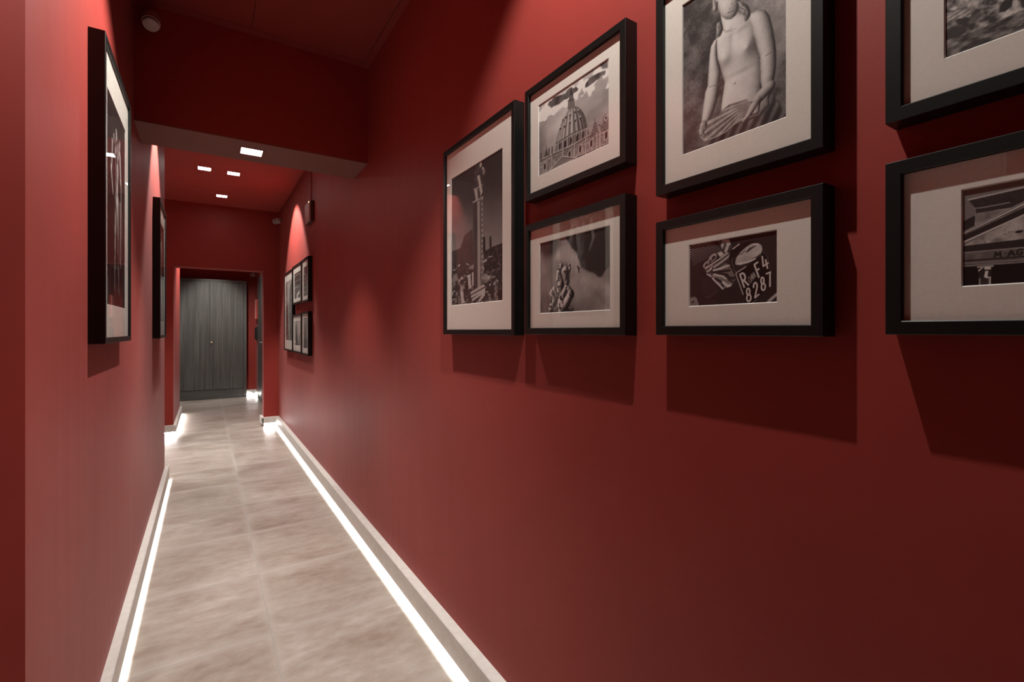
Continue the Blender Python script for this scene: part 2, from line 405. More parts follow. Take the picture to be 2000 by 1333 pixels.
def art_venus():
    p = Pic(214, 317, 206, 304, .3, 3)
    k = .23
    tex = p.fbm(26, 5)
    grad = np.clip((p.X / 214 - .45) * 1.3, 0, 1) * np.clip(1.25 - p.Y / 240, .1, 1)
    p.a = .2 + .3 * (tex - .32) + .34 * grad + .08 * p.fbm(3, 2)
    def cap(x0, y0, r0, x1, y1, r1, z): return (x0, y0, r0 * k, x1, y1, r1 * k, z * k)
    L = (-.5, .4, .85)
    def T(s): return Q('statue', s)
    p.put(p.mask(T('395,900 560,860 800,760 880,900 950,1000 950,1050 240,1290 330,1100')), .24 + .1 * np.sin(p.X * .3 + p.Y * .17) + .2 * (p.fbm(18, 3) - .5), 2)
    b = T('615,385 600,410 400,505 505,720 540,640 590,880 480,330 540,240 440,250')
    p.relief(T('345,200 375,180 400,230 388,280 368,320 345,350 340,280'), L, .14, .42, .9)
    p.relief(T('380,120 392,200 402,250 378,305 340,335 335,400 350,500 372,570 395,640 415,710 402,800 388,900 380,1000 420,1080 560,1060 720,1000 800,900 790,800 735,780 740,600 725,480 700,330 690,200 650,120 600,110 535,100'), L, .2, .64, .5,
             bumps=[(*b[0], 20, 19, 11), (*b[1], 7, 7, 2), (*b[2], 17, 17, 9), (*b[3], 2, 1.6, -2), (*b[4], 34, 6, -2), (*b[5], 28, 30, 3), (*b[6], 6, 22, -2), (*b[7], 20, 5, 2), (*b[8], 16, 4, 2)])
    p.line(T('395,250 430,268 480,262 520,235'), 1.4, .42, 2)
    p.relief(T('310,0 312,-60 350,-150 450,-180 540,-120 545,0 535,60 512,125 470,162 425,166 388,140 362,85 350,30'), L, .2, .64, .8)
    d = T('470,20 500,62 455,72 438,78 440,110 490,85 505,720 765,480 835,435 280,750 370,720 700,560 725,545 560,600 470,640 425,140 480,150')
    p.line(d[0:3], 1.8, .44, 2); p.line(d[4:6], 2.0, .3, 1.2); p.line(d[15:17], 2, .45, 2)
    p.relief(T('350,322 320,355 297,400 286,470 276,600 268,740 246,800 226,950 215,1050 255,1080 285,1030 320,960 350,860 365,760 378,640 374,580 352,500 346,400'), L, .2, .6, .75)
    p.relief(T('640,115 700,80 760,80 800,130 830,250 850,370 858,450 858,560 840,680 815,760 770,795 735,775 724,700 722,600 716,500 692,420 668,320 645,240 625,175'), L, .16, .6, .7)
    p.line(d[7:9], 1.5, .34, 1); p.line(d[9:11], 1.4, .42, 1); p.line(d[11:13], 1.3, .38, 1.4); p.line(T('668,320 692,420 718,510'), 1.6, .34, 1.6); p.line(T('376,590 378,640 366,740'), 2.2, .3, 1.6)
    p.ell(d[6], 1.8, 1.3, 0, .38, 1)
    for s in ('525,5 570,15 612,42 634,85 634,125 605,178 585,182 578,130 548,92', '310,0 352,10 354,70 332,110 312,90'):
        p.relief(T(s), L, .1, .5, .9, tex=.14)
    for s in ('560,40 600,60 615,100 600,150', '545,60 585,80 596,130', '330,20 338,60 330,95', '362,220 372,260 356,310'):
        p.line(T(s), 1.5, .24, 1)
    # scallop shell held low with both hands
    sh = Q('statue', '205,1180 255,1050 340,1000 450,905 600,858 650,885 590,1010 470,1090 420,1140 330,1185 245,1215')
    f = sh[4]
    ang = np.arctan2(p.Y - f[1] - 4, p.X - f[0] - 18)
    p.poly(sh, .46 + .13 * np.sin(ang * 46) - .12 * (p.fbm(12, 3) - .5) * 2)
    p.line(sh[5:] + sh[:1], 1.6, .66, 1); p.line(sh[1:5], 1.3, .3, 1)
    q = None
    h = Q('statue', '800,740 700,850 660,930 620,990 575,1045 640,870 590,920 690,960 230,1080 215,1150 240,1180 250,1110 200,1130')
    hc = [cap(*h[0], 44, *h[1], 44, 20), cap(*h[1], 34, *h[3], 18, 30), cap(*h[3], 18, *h[4], 11, 30), cap(*h[1], 28, *h[5], 15, 35), cap(*h[1], 30, *h[7], 20, 20), cap(*h[7], 20, *h[3], 11, 18),
          cap(*h[8], 38, *h[9], 24, 20), cap(*h[9], 20, *h[10], 11, 25), cap(*h[8], 24, *h[11], 13, 30), cap(*h[8], 24, *h[12], 15, 15)]
    p.sculpt(hc, light=(-.55, .45, .8), amb=.16, dif=.5, flat=.8, tex=.04)
    p.a += .05 * (p.fbm(2.2, 2) - .5)
    return p

def art_dome():
    p = Pic(299, 214, 216, 155, .6, 5)
    # streaked sky with bright rim clouds
    st = p.fbm(60, 4, 2.2)
    p.a = .42 + .3 * st + .18 * np.exp(-(((p.X - 120) / 60) ** 2 + ((p.Y - 90) / 60) ** 2)) - .16 * (p.X < 45) * (1 - p.X / 45) * np.clip(p.Y / 100, 0, 1)
    cl = p.fbm(34, 5)
    top = np.clip(1 - np.abs(p.Y - (34 - .04 * p.X)) / 40, -1, 1)
    m = (cl - .5) * 3.4 + top * 1.3 - .62
    p.put(m > 0, .86 + .1 * cl)
    dark = Q('dome', '205,525 250,470 340,410 400,400 440,345 520,330 545,355 610,330 630,280 660,235 720,200 830,150 840,185 760,240 700,300 640,330 560,350 500,400 400,470 330,520 250,552')
    dk = gauss(p.mask(dark).astype(float), 5) + (p.fbm(12, 4) - .5) * .9
    p.put(dk > .5, .2 + .22 * p.fbm(14, 4), 1)
    p.poly(Q('dome', '760,90 860,50 860,130 800,140'), .36, 3)
    p.poly(Q('dome', '820,240 870,200 870,290 780,330'), .5 + .1 * cl, 4)
    # dome shell with ribs
    shell = Q('dome', '300,945 312,880 335,790 370,700 405,635 440,575 480,550 520,548 560,570 595,620 618,680 632,760 600,790 450,850 380,900')
    apex = Q('dome', '470,545')[0]
    base = Q('dome', '470,850')[0]
    u = (p.X - (apex[0] + (base[0] - apex[0]) * (p.Y - apex[1]) / (base[1] - apex[1]))) / (8 + 44 * np.sqrt(np.clip((p.Y - apex[1] + 4) / (base[1] - apex[1]), 0, 1.6)))
    ribs = .42 + .14 * np.cos(np.arcsin(np.clip(u, -1, 1)) * 15) + .18 * np.clip(.5 - u, -.6, .5) + .08 * (p.fbm(5, 3) - .5)
    p.poly(shell, ribs)
    p.line(shell[:12], 1.6, .25)
    for c in Q('dome', '505,600 545,590 455,632 410,655 450,715 510,690 562,665 395,755 350,780 375,690'):
        p.ell(c, 3.2, 5, .2, .2); p.ell((c[0] - 1, c[1] - 4), 4.2, 2, .2, .62)
    # lantern, spire
    p.poly(Q('dome', '425,575 430,480 495,465 505,545'), .3 + .16 * (np.sin(p.X * 1.6) > .1))
    p.poly(Q('dome', '435,480 445,420 485,410 492,470'), .34)
    p.poly(Q('dome', '445,425 460,350 466,350 486,415'), .24)
    p.line(Q('dome', '462,330 462,380'), 1.6, .2)
    p.line(Q('dome', '425,485 500,465'), 2.4, .22)
    # drum
    drum = Q('dome', '298,945 380,895 450,845 632,765 660,830 645,870 290,1040')
    p.poly(drum, .36 + .2 * (np.sin(p.X * .62) > .25) - .1 * (np.sin(p.X * .31 + 1) > .6))
    p.line(Q('dome', '300,945 380,893 450,848 635,762'), 3.2, .3); p.line(Q('dome', '300,957 380,905 450,860 637,774'), 1.6, .66)
    for c in Q('dome', '340,970 400,950 460,915 530,880 590,850'):
        p.ell(c, 4.5, 10, .1, .16)
    # facade, attic, cornices, pediment, windows
    fac = Q('dome', '120,1140 300,1040 450,985 640,870 780,810 880,770 880,950 130,1310')
    p.poly(fac, .46 + .16 * (p.fbm(9, 4) - .5) * 2)
    for s, v, w in (('120,1140 300,1045 450,985 640,872 880,770', .24, 3), ('120,1128 300,1033 450,973 640,860 880,758', .68, 1.6), ('125,1185 300,1088 640,915 880,815', .3, 1.6), ('130,1290 500,1105 880,935', .28, 3.4), ('130,1275 500,1090 880,920', .66, 1.3)):
        p.line(Q('dome', s), w, v)
    for c in Q('dome', '180,1190 445,1060 560,1000 680,940 840,850'):
        p.poly([(c[0] - 8, c[1] - 9), (c[0] + 8, c[1] - 14), (c[0] + 8, c[1] + 8), (c[0] - 8, c[1] + 13)], .62)
        p.poly([(c[0] - 5, c[1] - 7), (c[0] + 5, c[1] - 10), (c[0] + 5, c[1] + 7), (c[0] - 5, c[1] + 10)], .18)
    for c in Q('dome', '255,1130 375,1080 500,1030 620,965 740,905 775,890'):
        p.line([(c[0], c[1] - 20), (c[0], c[1] + 22)], 4, .6); p.line([(c[0] + 3, c[1] - 20), (c[0] + 3, c[1] + 22)], 1.2, .26)
    ped = Q('dome', '235,1235 365,1080 520,1095')
    p.poly(ped, .42); p.line(ped + ped[:1], 3, .64); p.line([(x, y + 3) for x, y in ped], 1.6, .2)
    # statues and finials on the skyline
    for s in ('140,1120 140,1050', '195,1060 198,1010', '225,1065 225,1000', '258,1050 260,985'):
        a, b = Q('dome', s); p.line([a, b], 5, .26); p.ell(b, 2.4, 3, 0, .3)
    p.line(Q('dome', '198,1010 196,955'), 1.6, .2); p.poly(Q('dome', '170,1095 196,990 220,1070'), .3)
    p.poly(Q('dome', '670,850 690,800 705,740 717,690 735,720 750,790 770,820'), .36 + .1 * np.sin(p.Y * .9)); p.line(Q('dome', '717,700 717,670'), 2, .3)
    p.poly(Q('dome', '770,800 800,720 810,650 835,620 865,650 875,780'), .34 + .14 * (p.fbm(4, 2) - .3))
    p.ell(Q('dome', '838,665')[0], 7, 7, 0, .66); p.ell(Q('dome', '838,665')[0], 4.5, 4.5, 0, .3); p.line(Q('dome', '755,740 775,745 790,770'), 3, .3)
    return p

def art_cloudstatue():
    p = Pic(298, 211, 210, 149, .4, 8)
    c = p.fbm(80, 5)
    p.a = .32 + .42 * (c - .25)
    p.poly(Q('cherub', '65,410 250,350 330,420 250,520 120,540 80,480'), .22, 14)
    p.poly(Q('cherub', '270,350 350,330 480,600 560,690 640,740 810,800 810,1090 300,1100 380,700'), .56 + .3 * (p.fbm(40, 4) - .5), 16)
    p.poly(Q('cherub', '250,445 340,415 430,470 470,560 460,620 300,600 220,560'), .6 + .2 * (p.fbm(30, 4) - .5), 10)
    edge = p.fbm(22, 4)
    d = Q('cherub', '330,330 790,215 810,640 740,690 710,765 650,740 600,690 540,690 500,640 470,560 430,480 380,430')
    p.put(gauss(p.mask(d).astype(float), 8) + (edge - .5) * .9 > .5, .16 + .06 * c, 3)
    p.put((p.Y > 160) & (p.X > 120), p.a * .85, 20)
    k = .4
    def cap(x0, y0, r0, x1, y1, r1, z): return (x0, y0, r0 * k, x1, y1, r1 * k, z * k)
    q = Q('cherub', '285,640 285,690 290,800 275,890 260,700 250,780 330,700 345,800 360,700 380,660 376,620 300,1000 290,1090 360,880 390,930 330,1060 400,1090 190,920 215,1000 185,1080 240,1090 215,880 340,860 350,1000 240,960 310,930')
    caps = [cap(*q[0], 22, *q[0], 20, 20), cap(*q[1], 40, *q[2], 36, 0), cap(*q[2], 36, *q[3], 30, 0), cap(*q[4], 18, *q[5], 16, 20),
            cap(*q[6], 44, *q[7], 32, 14), cap(*q[8], 18, *q[9], 12, 24), cap(*q[9], 11, *q[10], 9, 24), cap(*q[3], 34, *q[11], 44, 0), cap(*q[11], 46, *q[12], 50, 0),
            cap(*q[13], 28, *q[14], 34, 20), cap(*q[14], 32, *q[15], 34, 22), cap(*q[15], 30, *q[16], 18, 22), cap(*q[17], 30, *q[18], 36, 18), cap(*q[18], 34, *q[19], 30, 18),
            cap(*q[19], 24, *q[20], 26, 18), cap(*q[21], 22, *q[24], 24, 10), cap(*q[22], 20, *q[25], 26, 24), cap(*q[23], 34, *q[12], 30, 30)]
    m = p.sculpt(caps, light=(-.7, .5, .45), amb=.1, dif=.85, flat=1.1, tex=.1)
    blot = p.fbm(9, 3)
    p.put(m & (blot < .36), .14, 1)
    for s in ('265,740 270,790', '255,850 270,900', '375,930 395,980', '190,960 185,1010', '270,1030 280,1080', '345,740 335,780'):
        p.line(Q('cherub', s), 5, .14, 1)
    p.line(Q('cherub', '376,620 385,545'), 1.6, .6); p.line(Q('cherub', '310,700 345,690 365,740 350,810'), 3, .25, 1)
    p.line(Q('cherub', '455,640 465,660 472,705'), 4, .12); p.line(Q('cherub', '465,655 478,668'), 4, .16)
    return p

def art_plate():
    p = Pic(181, 127, 258, 181, .1, 11)
    p.a = .11 + .05 * p.fbm(40, 3)
    # radiator grille bars
    g = Q('moto', '115,345 470,280 540,400 240,600 120,600')
    p.poly(g, .12)
    for i in range(9):
        a = Q('moto', '%d,%d %d,%d' % (90 + i * 8, 400 + i * 27, 300 + i * 32, 270 + i * 16))
        p.line(a, 1.3, .62 - .03 * i); p.line([(x + .8, y + 1.6) for x, y in a], .8, .3)
    p.poly(Q('moto', '500,290 620,255 665,310 680,370 640,420 590,460 540,380'), .3 + .35 * (np.sin(p.X * .5 + p.Y * .2) > 0), 2)
    p.poly(Q('moto', '570,290 640,265 665,350 610,330'), .7, 1)
    p.poly(Q('moto', '480,455 540,430 580,470 520,510'), .7, 2)
    for c, s in zip(Q('moto', '330,610 420,520 380,560'), (1, 1.3, .8)):
        p.ell(c, 8 * s, 5 * s, -.7, .58, 1); p.ell((c[0] + 1, c[1] + 1), 5 * s, 2.4 * s, -.7, .14, 1)
    # chrome trumpet
    p.poly(Q('moto', '310,660 420,600 560,490 700,390 780,340 830,350 700,480 650,560 660,640 740,800 720,850 640,920 540,940 420,800 350,750'), .44 + .2 * (p.fbm(16, 3) - .5), 1)
    for s, v, w in (('320,665 560,500 780,335', .75, 2.2), ('330,685 600,500 820,350', .2, 1.6), ('345,710 560,560 700,440', .72, 2), ('360,730 560,600 640,540', .16, 3.2), ('420,690 540,660 640,620', .78, 3),
                    ('430,720 560,700 650,690', .14, 4), ('440,745 560,770 600,800', .74, 3.4), ('480,720 560,740 620,750', .18, 5), ('420,800 480,860 560,940', .78, 3), ('460,800 540,850 560,900', .14, 4.4),
                    ('560,850 620,900 660,890', .74, 5), ('600,760 660,800 720,790', .16, 6), ('640,820 700,850 730,830', .2, 3.4), ('600,570 640,600 650,560', .14, 4), ('640,440 700,410 760,400', .14, 4), ('700,400 740,380 790,350', .8, 1.6),
                    ('345,740 395,770', .76, 2.6), ('405,750 425,625', .16, 2.4), ('420,630 390,660', .7, 2)):
        p.line(Q('moto', s), w, v, 1)
    p.poly(Q('moto', '250,760 380,800 500,930 370,1060 280,1000'), .17, 4); p.line(Q('moto', '320,1050 370,1060 500,950'), 2, .3, 2)
    p.poly(Q('moto', '112,1060 180,1045 210,1080 235,1170 112,1175'), .3 + .3 * p.fbm(5, 3), 1); p.ell(Q('moto', '150,1120')[0], 2.4, 2.4, 0, .12, 1)
    # tail light: dark hood and bright lens
    p.poly(Q('moto', '640,520 660,440 740,370 840,310 950,290 1040,310 1000,330 900,350 800,420 730,500 710,600 740,690 700,680'), .07)
    p.line(Q('moto', '690,520 680,580 720,690 750,740'), 1.3, .42, 1)
    p.poly(Q('moto', '725,590 740,520 800,440 880,370 950,325 1030,318 1080,345 1095,400 1070,480 1010,540 900,590 800,620 735,615'), .6 + .3 * (p.fbm(24, 3) - .5), 1)
    p.poly(Q('moto', '860,450 920,385 1000,350 1030,345 960,390 900,440'), .2, 2); p.poly(Q('moto', '940,540 1020,500 1080,450 1060,500 1000,545'), .22, 2); p.line(Q('moto', '770,470 810,470 860,420'), 1.6, .28, 1)
    p.poly(Q('moto', '960,330 1020,330 1050,350 980,345'), .85, 1); p.line(Q('moto', '760,600 900,575 1000,530'), 2.2, .82, 1)
    # number plate
    p.poly(Q('moto', '735,720 860,650 1090,470 1120,440 1180,540 1220,740 1180,920 960,1125 880,1130 830,1010'), .055)
    p.line(Q('moto', '835,1015 735,735 760,710 870,640'), 2.4, .6, 1); p.line(Q('moto', '1085,440 1110,435 1160,500 1215,720'), 1.8, .3, 1); p.line(Q('moto', '950,1130 1020,1080'), 1, .5)
    p.poly(Q('moto', '1140,1120 1200,1060 1300,975 1300,1030 1190,1122'), .45 + .2 * p.fbm(6, 2), 1)
    def L(ch, s, w, v=.74):
        o, r, u = Q('moto', s)
        p.glyphs(ch, o, (r[0] - o[0], r[1] - o[1]), (u[0] - o[0], u[1] - o[1]), w, v)
    L('R', '848,915 905,885 790,745', 3.6); L('F', '1045,778 1095,745 985,610', 3.4); L('4', '1118,690 1180,648 1080,512', 3.2)
    L('O', '920,865 948,850 898,785', 1.2, .6); L('M', '955,835 978,815 935,745', 1.2, .6); L('A', '985,795 1005,778 965,725', 1.3, .66)
    L('8', '885,1118 945,1095 868,945', 3.2); L('2', '993,1058 1045,1015 965,880', 3.2); L('8', '1085,970 1140,940 1062,800', 3.2); L('7', '1178,910 1228,890 1148,735', 3)
    return p

def art_column():
    p = Pic(403, 521, 156, 300, .3, 13)
    p.a = .17 + .27 * np.clip(p.Y / 330, 0, 1) ** 1.3 + .03 * p.fbm(60, 3)
    grain = p.fbm(14, 5)
    # ruined city
    p.poly(Q('big', '75,740 130,720 160,630 215,585 225,820 150,900 75,930'), .2 + .1 * grain, 2)
    p.poly(Q('big', '290,760 305,735 345,710 427,680 427,890 290,890'), .15 + .12 * (p.fbm(12, 3) > .55))
    p.poly(Q('big', '330,715 330,640 342,632 345,712'), .2); p.poly(Q('big', '285,640 300,640 303,740 285,760'), .14)
    p.poly(Q('big', '72,900 200,860 300,880 427,840 427,1078 78,1106'), .2 + .5 * np.clip(p.fbm(22, 5) - .42, 0, 1) * 2)
    for i in range(90):
        x = p.rng.random() * 403; y = 360 + p.rng.random() ** 1.2 * 150
        p.line([(x, y), (x + p.rng.normal() * 16, y + p.rng.normal() * 5)], 2 + p.rng.random() * 5, p.rng.choice([.1, .14, .5, .62]))
    for s in ('130,1015 150,1010 160,1090 140,1095', '180,905 200,895 205,990 188,1000', '210,885 222,880 222,970 212,975'):
        p.poly(Q('big', s), .5 + .2 * grain)
    p.poly(Q('big', '385,1005 425,1000 427,1070 390,1075'), .13)
    # columns with fluting and broken entablature
    sh = .2 + .2 * np.clip(np.sin(p.X * .55), -.2, 1)
    p.poly(Q('big', '218,410 246,400 250,1030 222,1040'), .2 + .12 * np.clip(np.sin(p.X * .5), 0, 1))
    p.poly(Q('big', '246,380 262,370 268,1010 250,1015'), .5 + .16 * np.sin(p.X * .7)); p.poly(Q('big', '264,365 282,360 286,990 270,1000'), .32 + .2 * np.sin(p.X * .9))
    for i in range(16):
        a = Q('big', '280,%d' % (380 + i * 36))[0]; p.ell(a, 5, 5, 0, .55); 
    p.poly(Q('big', '216,412 220,300 228,190 240,140 262,130 275,150 290,170 300,200 288,235 284,290 286,372 250,398'), .17 + .2 * grain)
    p.line(Q('big', '222,318 282,285'), 5, .5); p.line(Q('big', '217,405 286,368'), 6, .52)
    p.poly(Q('big', '246,225 262,215 282,330 272,365'), .52 + .2 * (np.sin(p.Y * .6 + p.X * .4) > .2))
    p.poly(Q('big', '225,315 246,305 252,390 238,400'), .46 + .2 * grain); p.ell(Q('big', '270,145')[0], 9, 11, 0, .6); p.ell(Q('big', '292,195')[0], 10, 12, 0, .42 ); p.ell(Q('big', '285,172')[0], 6, 6, 0, .62)
    for s in ('205,1025 290,975', '208,1050 296,1000', '215,1072 297,1015'):
        a, b = Q('big', s); p.line([a, b], 11, .58); p.line([(a[0], a[1] + 7), (b[0], b[1] + 7)], 4, .16)
    p.poly(Q('big', '250,1080 297,1010 300,1040 262,1085'), .6)
    return p

def art_temple():
    p = Pic(179, 128, 300, 214, .42, 17)
    grain = p.fbm(8, 5); fine = p.fbm(2.4, 3)
    p.a = .4 + .03 * p.fbm(60, 2)
    p.poly(Q('cara', '155,630 280,565 285,700 155,740'), .13 + .06 * fine)
    p.poly(Q('cara', '278,545 620,480 1400,330 1500,900 270,760'), .46 + .3 * (grain - .5))
    p.poly(Q('cara', '210,415 770,290 1500,130 1500,380 620,490 290,545 285,495'), .15 + .1 * fine)
    p.line(Q('cara', '212,413 770,287 1500,125'), 2.2, .62); p.line(Q('cara', '285,498 350,490 620,440'), 1.5, .5)
    p.poly(Q('cara', '155,870 400,745 769,570 1200,330 1500,400 1500,800 769,800'), .56 + .42 * (grain - .5))
    for i in range(60):
        x = 20 + p.rng.random() * 155; y = 52 + p.rng.random() * 28
        if y > 82 - x * .5: p.ell((x, y), .5 + p.rng.random(), .5, 0, .25)
    p.ell(Q('cara', '715,728')[0], 3.6, 1.6, 0, .15)
    for s, w, v in (('150,755 769,450 1500,70', 5.4, .68), ('150,742 769,437 1500,57', 1.0, .3), ('150,765 769,470 1500,95', 1.2, .26), ('150,800 769,520 1500,150', 7, .15), ('150,838 769,560 1500,200', 2, .72)):
        p.line(Q('cara', s), w, v)
    p.poly(Q('cara', '150,875 769,800 1500,700 1500,800 769,875 150,930'), .14 + .05 * fine)
    p.poly(Q('cara', '150,930 769,875 1500,790 1500,960 769,1030 150,1080'), .34 + .16 * (grain - .4))
    for s, w, v in (('150,940 769,885 1500,800', 1, .55), ('150,1020 769,975 1500,900', 1.8, .17), ('150,1045 769,1005 1500,935', 1.6, .46), ('150,1070 769,1030 1500,965', 1.2, .5)):
        p.line(Q('cara', s), w, v)
    p.poly(Q('cara', '150,1082 769,1035 1500,970 1500,1240 769,1240 150,1285'), .07)
    for x in (380, 900, 1330):
        dy = -(x - 380) * .07
        p.poly(Q('cara', '%d,%d %d,%d %d,%d %d,%d' % (x - 65, 1290, x - 65, 1180, x + 55, 1175, x + 55, 1290)), .2 + .5 * np.clip(np.sin(p.X * .5 + .3), 0, 1))
        c = Q('cara', '%d,%d' % (x, 1190))[0]
        p.poly(Q('cara', '%d,%d %d,%d %d,%d %d,%d' % (x - 75, 1085 + dy, x + 65, 1075 + dy, x + 55, 1185, x - 60, 1192)), .16 + .66 * (p.fbm(3.2, 2) > .55))
        p.line(Q('cara', '%d,%d %d,%d' % (x - 75, 1080 + dy, x + 75, 1068 + dy)), 2, .64)
    p.a = np.where(p.X > 89.5, p.a[:, ::-1], p.a)
    def L(ch, s):
        o, r, u = Q('cara', s)
        p.glyphs(ch, o, (r[0] - o[0], r[1] - o[1]), (u[0] - o[0], u[1] - o[1]), 1.5, .12)
    L('M', '472,982 532,977 476,932'); L('.', '570,962 600,958 570,925'); L('A', '605,970 672,963 605,918'); L('G', '695,962 755,955 695,905')
    return p

def art_ruin():
    p = Pic(214, 308, 230, 330, .2, 19)
    g = p.fbm(16, 5); f = p.fbm(4, 3)
    p.a = .24 + .1 * (g - .5)
    p.put(p.Y < 130 + 50 * g, .5 + .2 * g, 3)
    p.put(p.Y > 215 + 40 * (g - .5), .2 + .62 * np.clip(.3 * (g - .3) + p.fbm(9, 5) - .38, 0, 1) * 2, 1)
    q = Q('tr', '290,200 700,155 850,200 1270,70 1480,0 1750,-30 2300,-200 2300,700 300,1210')
    p.poly(q, .2 + .62 * np.clip(.3 * (g - .3) + p.fbm(9, 5) - .38, 0, 1) * 2)
    p.poly(Q('tr', '290,260 500,190 700,155 850,195 870,330 760,330 500,380 300,430'), .52 + .3 * (f - .5) + .1 * np.sin(p.Y * 1.1 + p.X * .3))
    p.poly(Q('tr', '300,620 470,520 720,500 760,640 600,760 300,830'), .15 + .16 * g, 2); p.poly(Q('tr', '860,260 1050,200 1100,300 900,420 780,560 780,360'), .2 + .2 * f, 2)
    p.poly(Q('tr', '1440,230 1480,80 1560,-30 1760,-80 1720,100 1580,210'), .14, 1); p.poly(Q('tr', '1740,0 1850,-60 1880,40 1780,110'), .66, 1)
    p.poly(Q('tr', '1900,-60 2100,-120 2100,100 1950,140'), .16, 2)
    p.poly(Q('tr', '290,880 900,640 1300,470 2100,120 2100,800 290,1220'), .3 + .3 * (p.fbm(5, 4, 2) - .45) * 2)
    return p

def figure_bumps(k, ox, oy):
    return [(ox + x * k, oy + y * k, sx * k, sy * k, h * k) for x, y, sx, sy, h in ((-7, 32, 7, 6, 4), (8, 32, 7, 6, 4), (0, 32, 1.6, 10, -2), (0, 55, 1.4, 12, -1.6), (0, 46, 9, 1.3, -1.2), (0, 54, 9, 1.3, -1.2), (-11, 60, 2, 8, -2), (12, 60, 2, 8, -2), (1, 78, 4, 5, 3))]

def figure(p, k, ox, oy, drape=True):
    def c(x0, y0, r0, x1, y1, r1, z): return (ox + x0 * k, oy + y0 * k, r0 * k, ox + x1 * k, oy + y1 * k, r1 * k, z * k)
    caps = [c(0, 8, 6, 0, 14, 8, 4), c(-13, 22, 11, 13, 20, 12, 0), c(-3, 30, 15, 3, 44, 15, 0), c(2, 44, 14, 1, 62, 12, 0), c(0, 62, 12, 1, 76, 13, 0), c(-4, 76, 11, -8, 104, 9, 2),
            c(7, 76, 11, 11, 106, 9, 0), c(-8, 108, 8, -9, 122, 8, 2), c(-9, 122, 8, -10, 158, 4.5, 0), c(11, 108, 8, 13, 124, 8, 0), c(13, 124, 8, 15, 160, 4.5, 0),
            c(-24, 26, 7, -30, 52, 5.5, 4), c(-30, 52, 5.5, -20, 70, 4, 10), c(24, 24, 7.5, 30, 50, 6, 6), c(-12, 163, 4, -5, 163, 4, 4), c(13, 165, 4, 22, 165, 4, 4)]
    if drape:
        caps += [c(20, 14, 8, 30, 66, 7, 10), c(30, 66, 7, 30, 134, 6, 10), c(24, 12, 5, -6, 26, 5, 16), c(34, 54, 3, 36, 128, 3, 16), c(26, 74, 3, 25, 132, 2.5, 18), c(18, 20, 4, 2, 34, 3, 16)]
    return caps

def art_torso():
    p = Pic(430, 725, 96, 320, .05, 23)
    p.a = .05 + .05 * p.fbm(160, 3)
    p.sculpt(figure(p, 3.7, 205, 60), light=(.6, .5, .5), amb=.04, dif=.7, flat=.9, tex=.05, blur=1.2, bumps=figure_bumps(3.7, 205, 60))
    p.a *= np.clip(1.15 - np.clip(p.Y - 330, 0, 400) / 560, .3, 1.1)
    return p

def art_standing():
    p = Pic(420, 720, 70, 260, .05, 29)
    p.a = .05 + .04 * p.fbm(160, 3)
    caps = figure(p, 3.7, 190, 90, False) + [(190 + 20, 400, 26, 190 + 30, 690, 30, -8)]
    p.sculpt(caps + [(190, 78, 22, 192, 96, 18, 10)], light=(-.5, .5, .6), amb=.12, dif=.7, flat=.9, tex=.06, blur=1, bumps=figure_bumps(3.7, 190, 90))
    return p

def art_street():
    p = Pic(494, 725, 90, 200, .55, 31)
    p.a = .62 - .1 * np.clip(p.Y / 725, 0, 1) + .2 * (p.fbm(120, 3) - .5)
    p.poly([(0, 330), (150, 250), (200, 420), (230, 725), (0, 725)], .3 + .2 * (p.fbm(40, 4) - .4) * 2)
    p.poly([(0, 0), (70, 0), (60, 160), (0, 190)], .3, 6)
    p.poly([(300, 120), (360, 60), (494, 0), (494, 725), (330, 725), (280, 400)], .16 + .3 * np.clip(p.fbm(30, 5) - .42, 0, 1) * 2, 2)
    for i in range(60):
        x = 290 + p.rng.random() * 200; y = 100 + p.rng.random() * 600
        p.line([(x, y), (x + 6, y + 50)], 8, p.rng.choice([.1, .5, .66]))
    for i in range(26):
        x = 20 + (i % 6) * 32; y = 420 + (i // 6) * 66
        p.poly([(x, y), (x + 14, y - 6), (x + 14, y + 34), (x, y + 36)], .12)
    return p

def art_arches():
    p = Pic(421, 283, 80, 90, .2, 37)
    p.a = .2 + .12 * p.fbm(60, 4)
    for r in range(3):
        for i in range(7):
            x = 30 + i * 60; y = 60 + r * 66
            p.line([(x, y - 8), (x, y + 40)], 10, .5); p.ell((x + 30, y + 14), 15, 26, 0, .07)
        p.line([(0, 30 + r * 66), (421, 20 + r * 66)], 9, .55)
    p.poly([(150, 240), (330, 205), (340, 240), (230, 250), (215, 283), (150, 283)], .8, 1)
    return p

def art_street_shade():
    p = Pic(410, 268, 80, 86, .5, 41)
    p.a = .56 + .2 * (p.fbm(70, 3) - .5)
    p.poly([(70, 268), (70, 60), (120, 15), (200, 110), (250, 268)], .28 + .1 * p.fbm(20, 3), 1)
    p.poly([(120, 268), (130, 150), (165, 120), (210, 268)], .14, 1)
    p.poly([(250, 268), (290, 170), (410, 110), (410, 268)], .4 + .2 * (p.fbm(24, 4) - .4), 1)
    return p

def art_stairs():
    p = Pic(200, 297, 56, 100, .3, 43)
    p.a = .26 + .2 * p.fbm(40, 4)
    for i in range(11):
        p.line([(0, 60 + i * 22), (200, 20 + i * 26)], 6, .5 if i % 2 else .12)
    p.poly([(90, 0), (200, 0), (200, 120), (120, 90)], .14, 3)
    return p

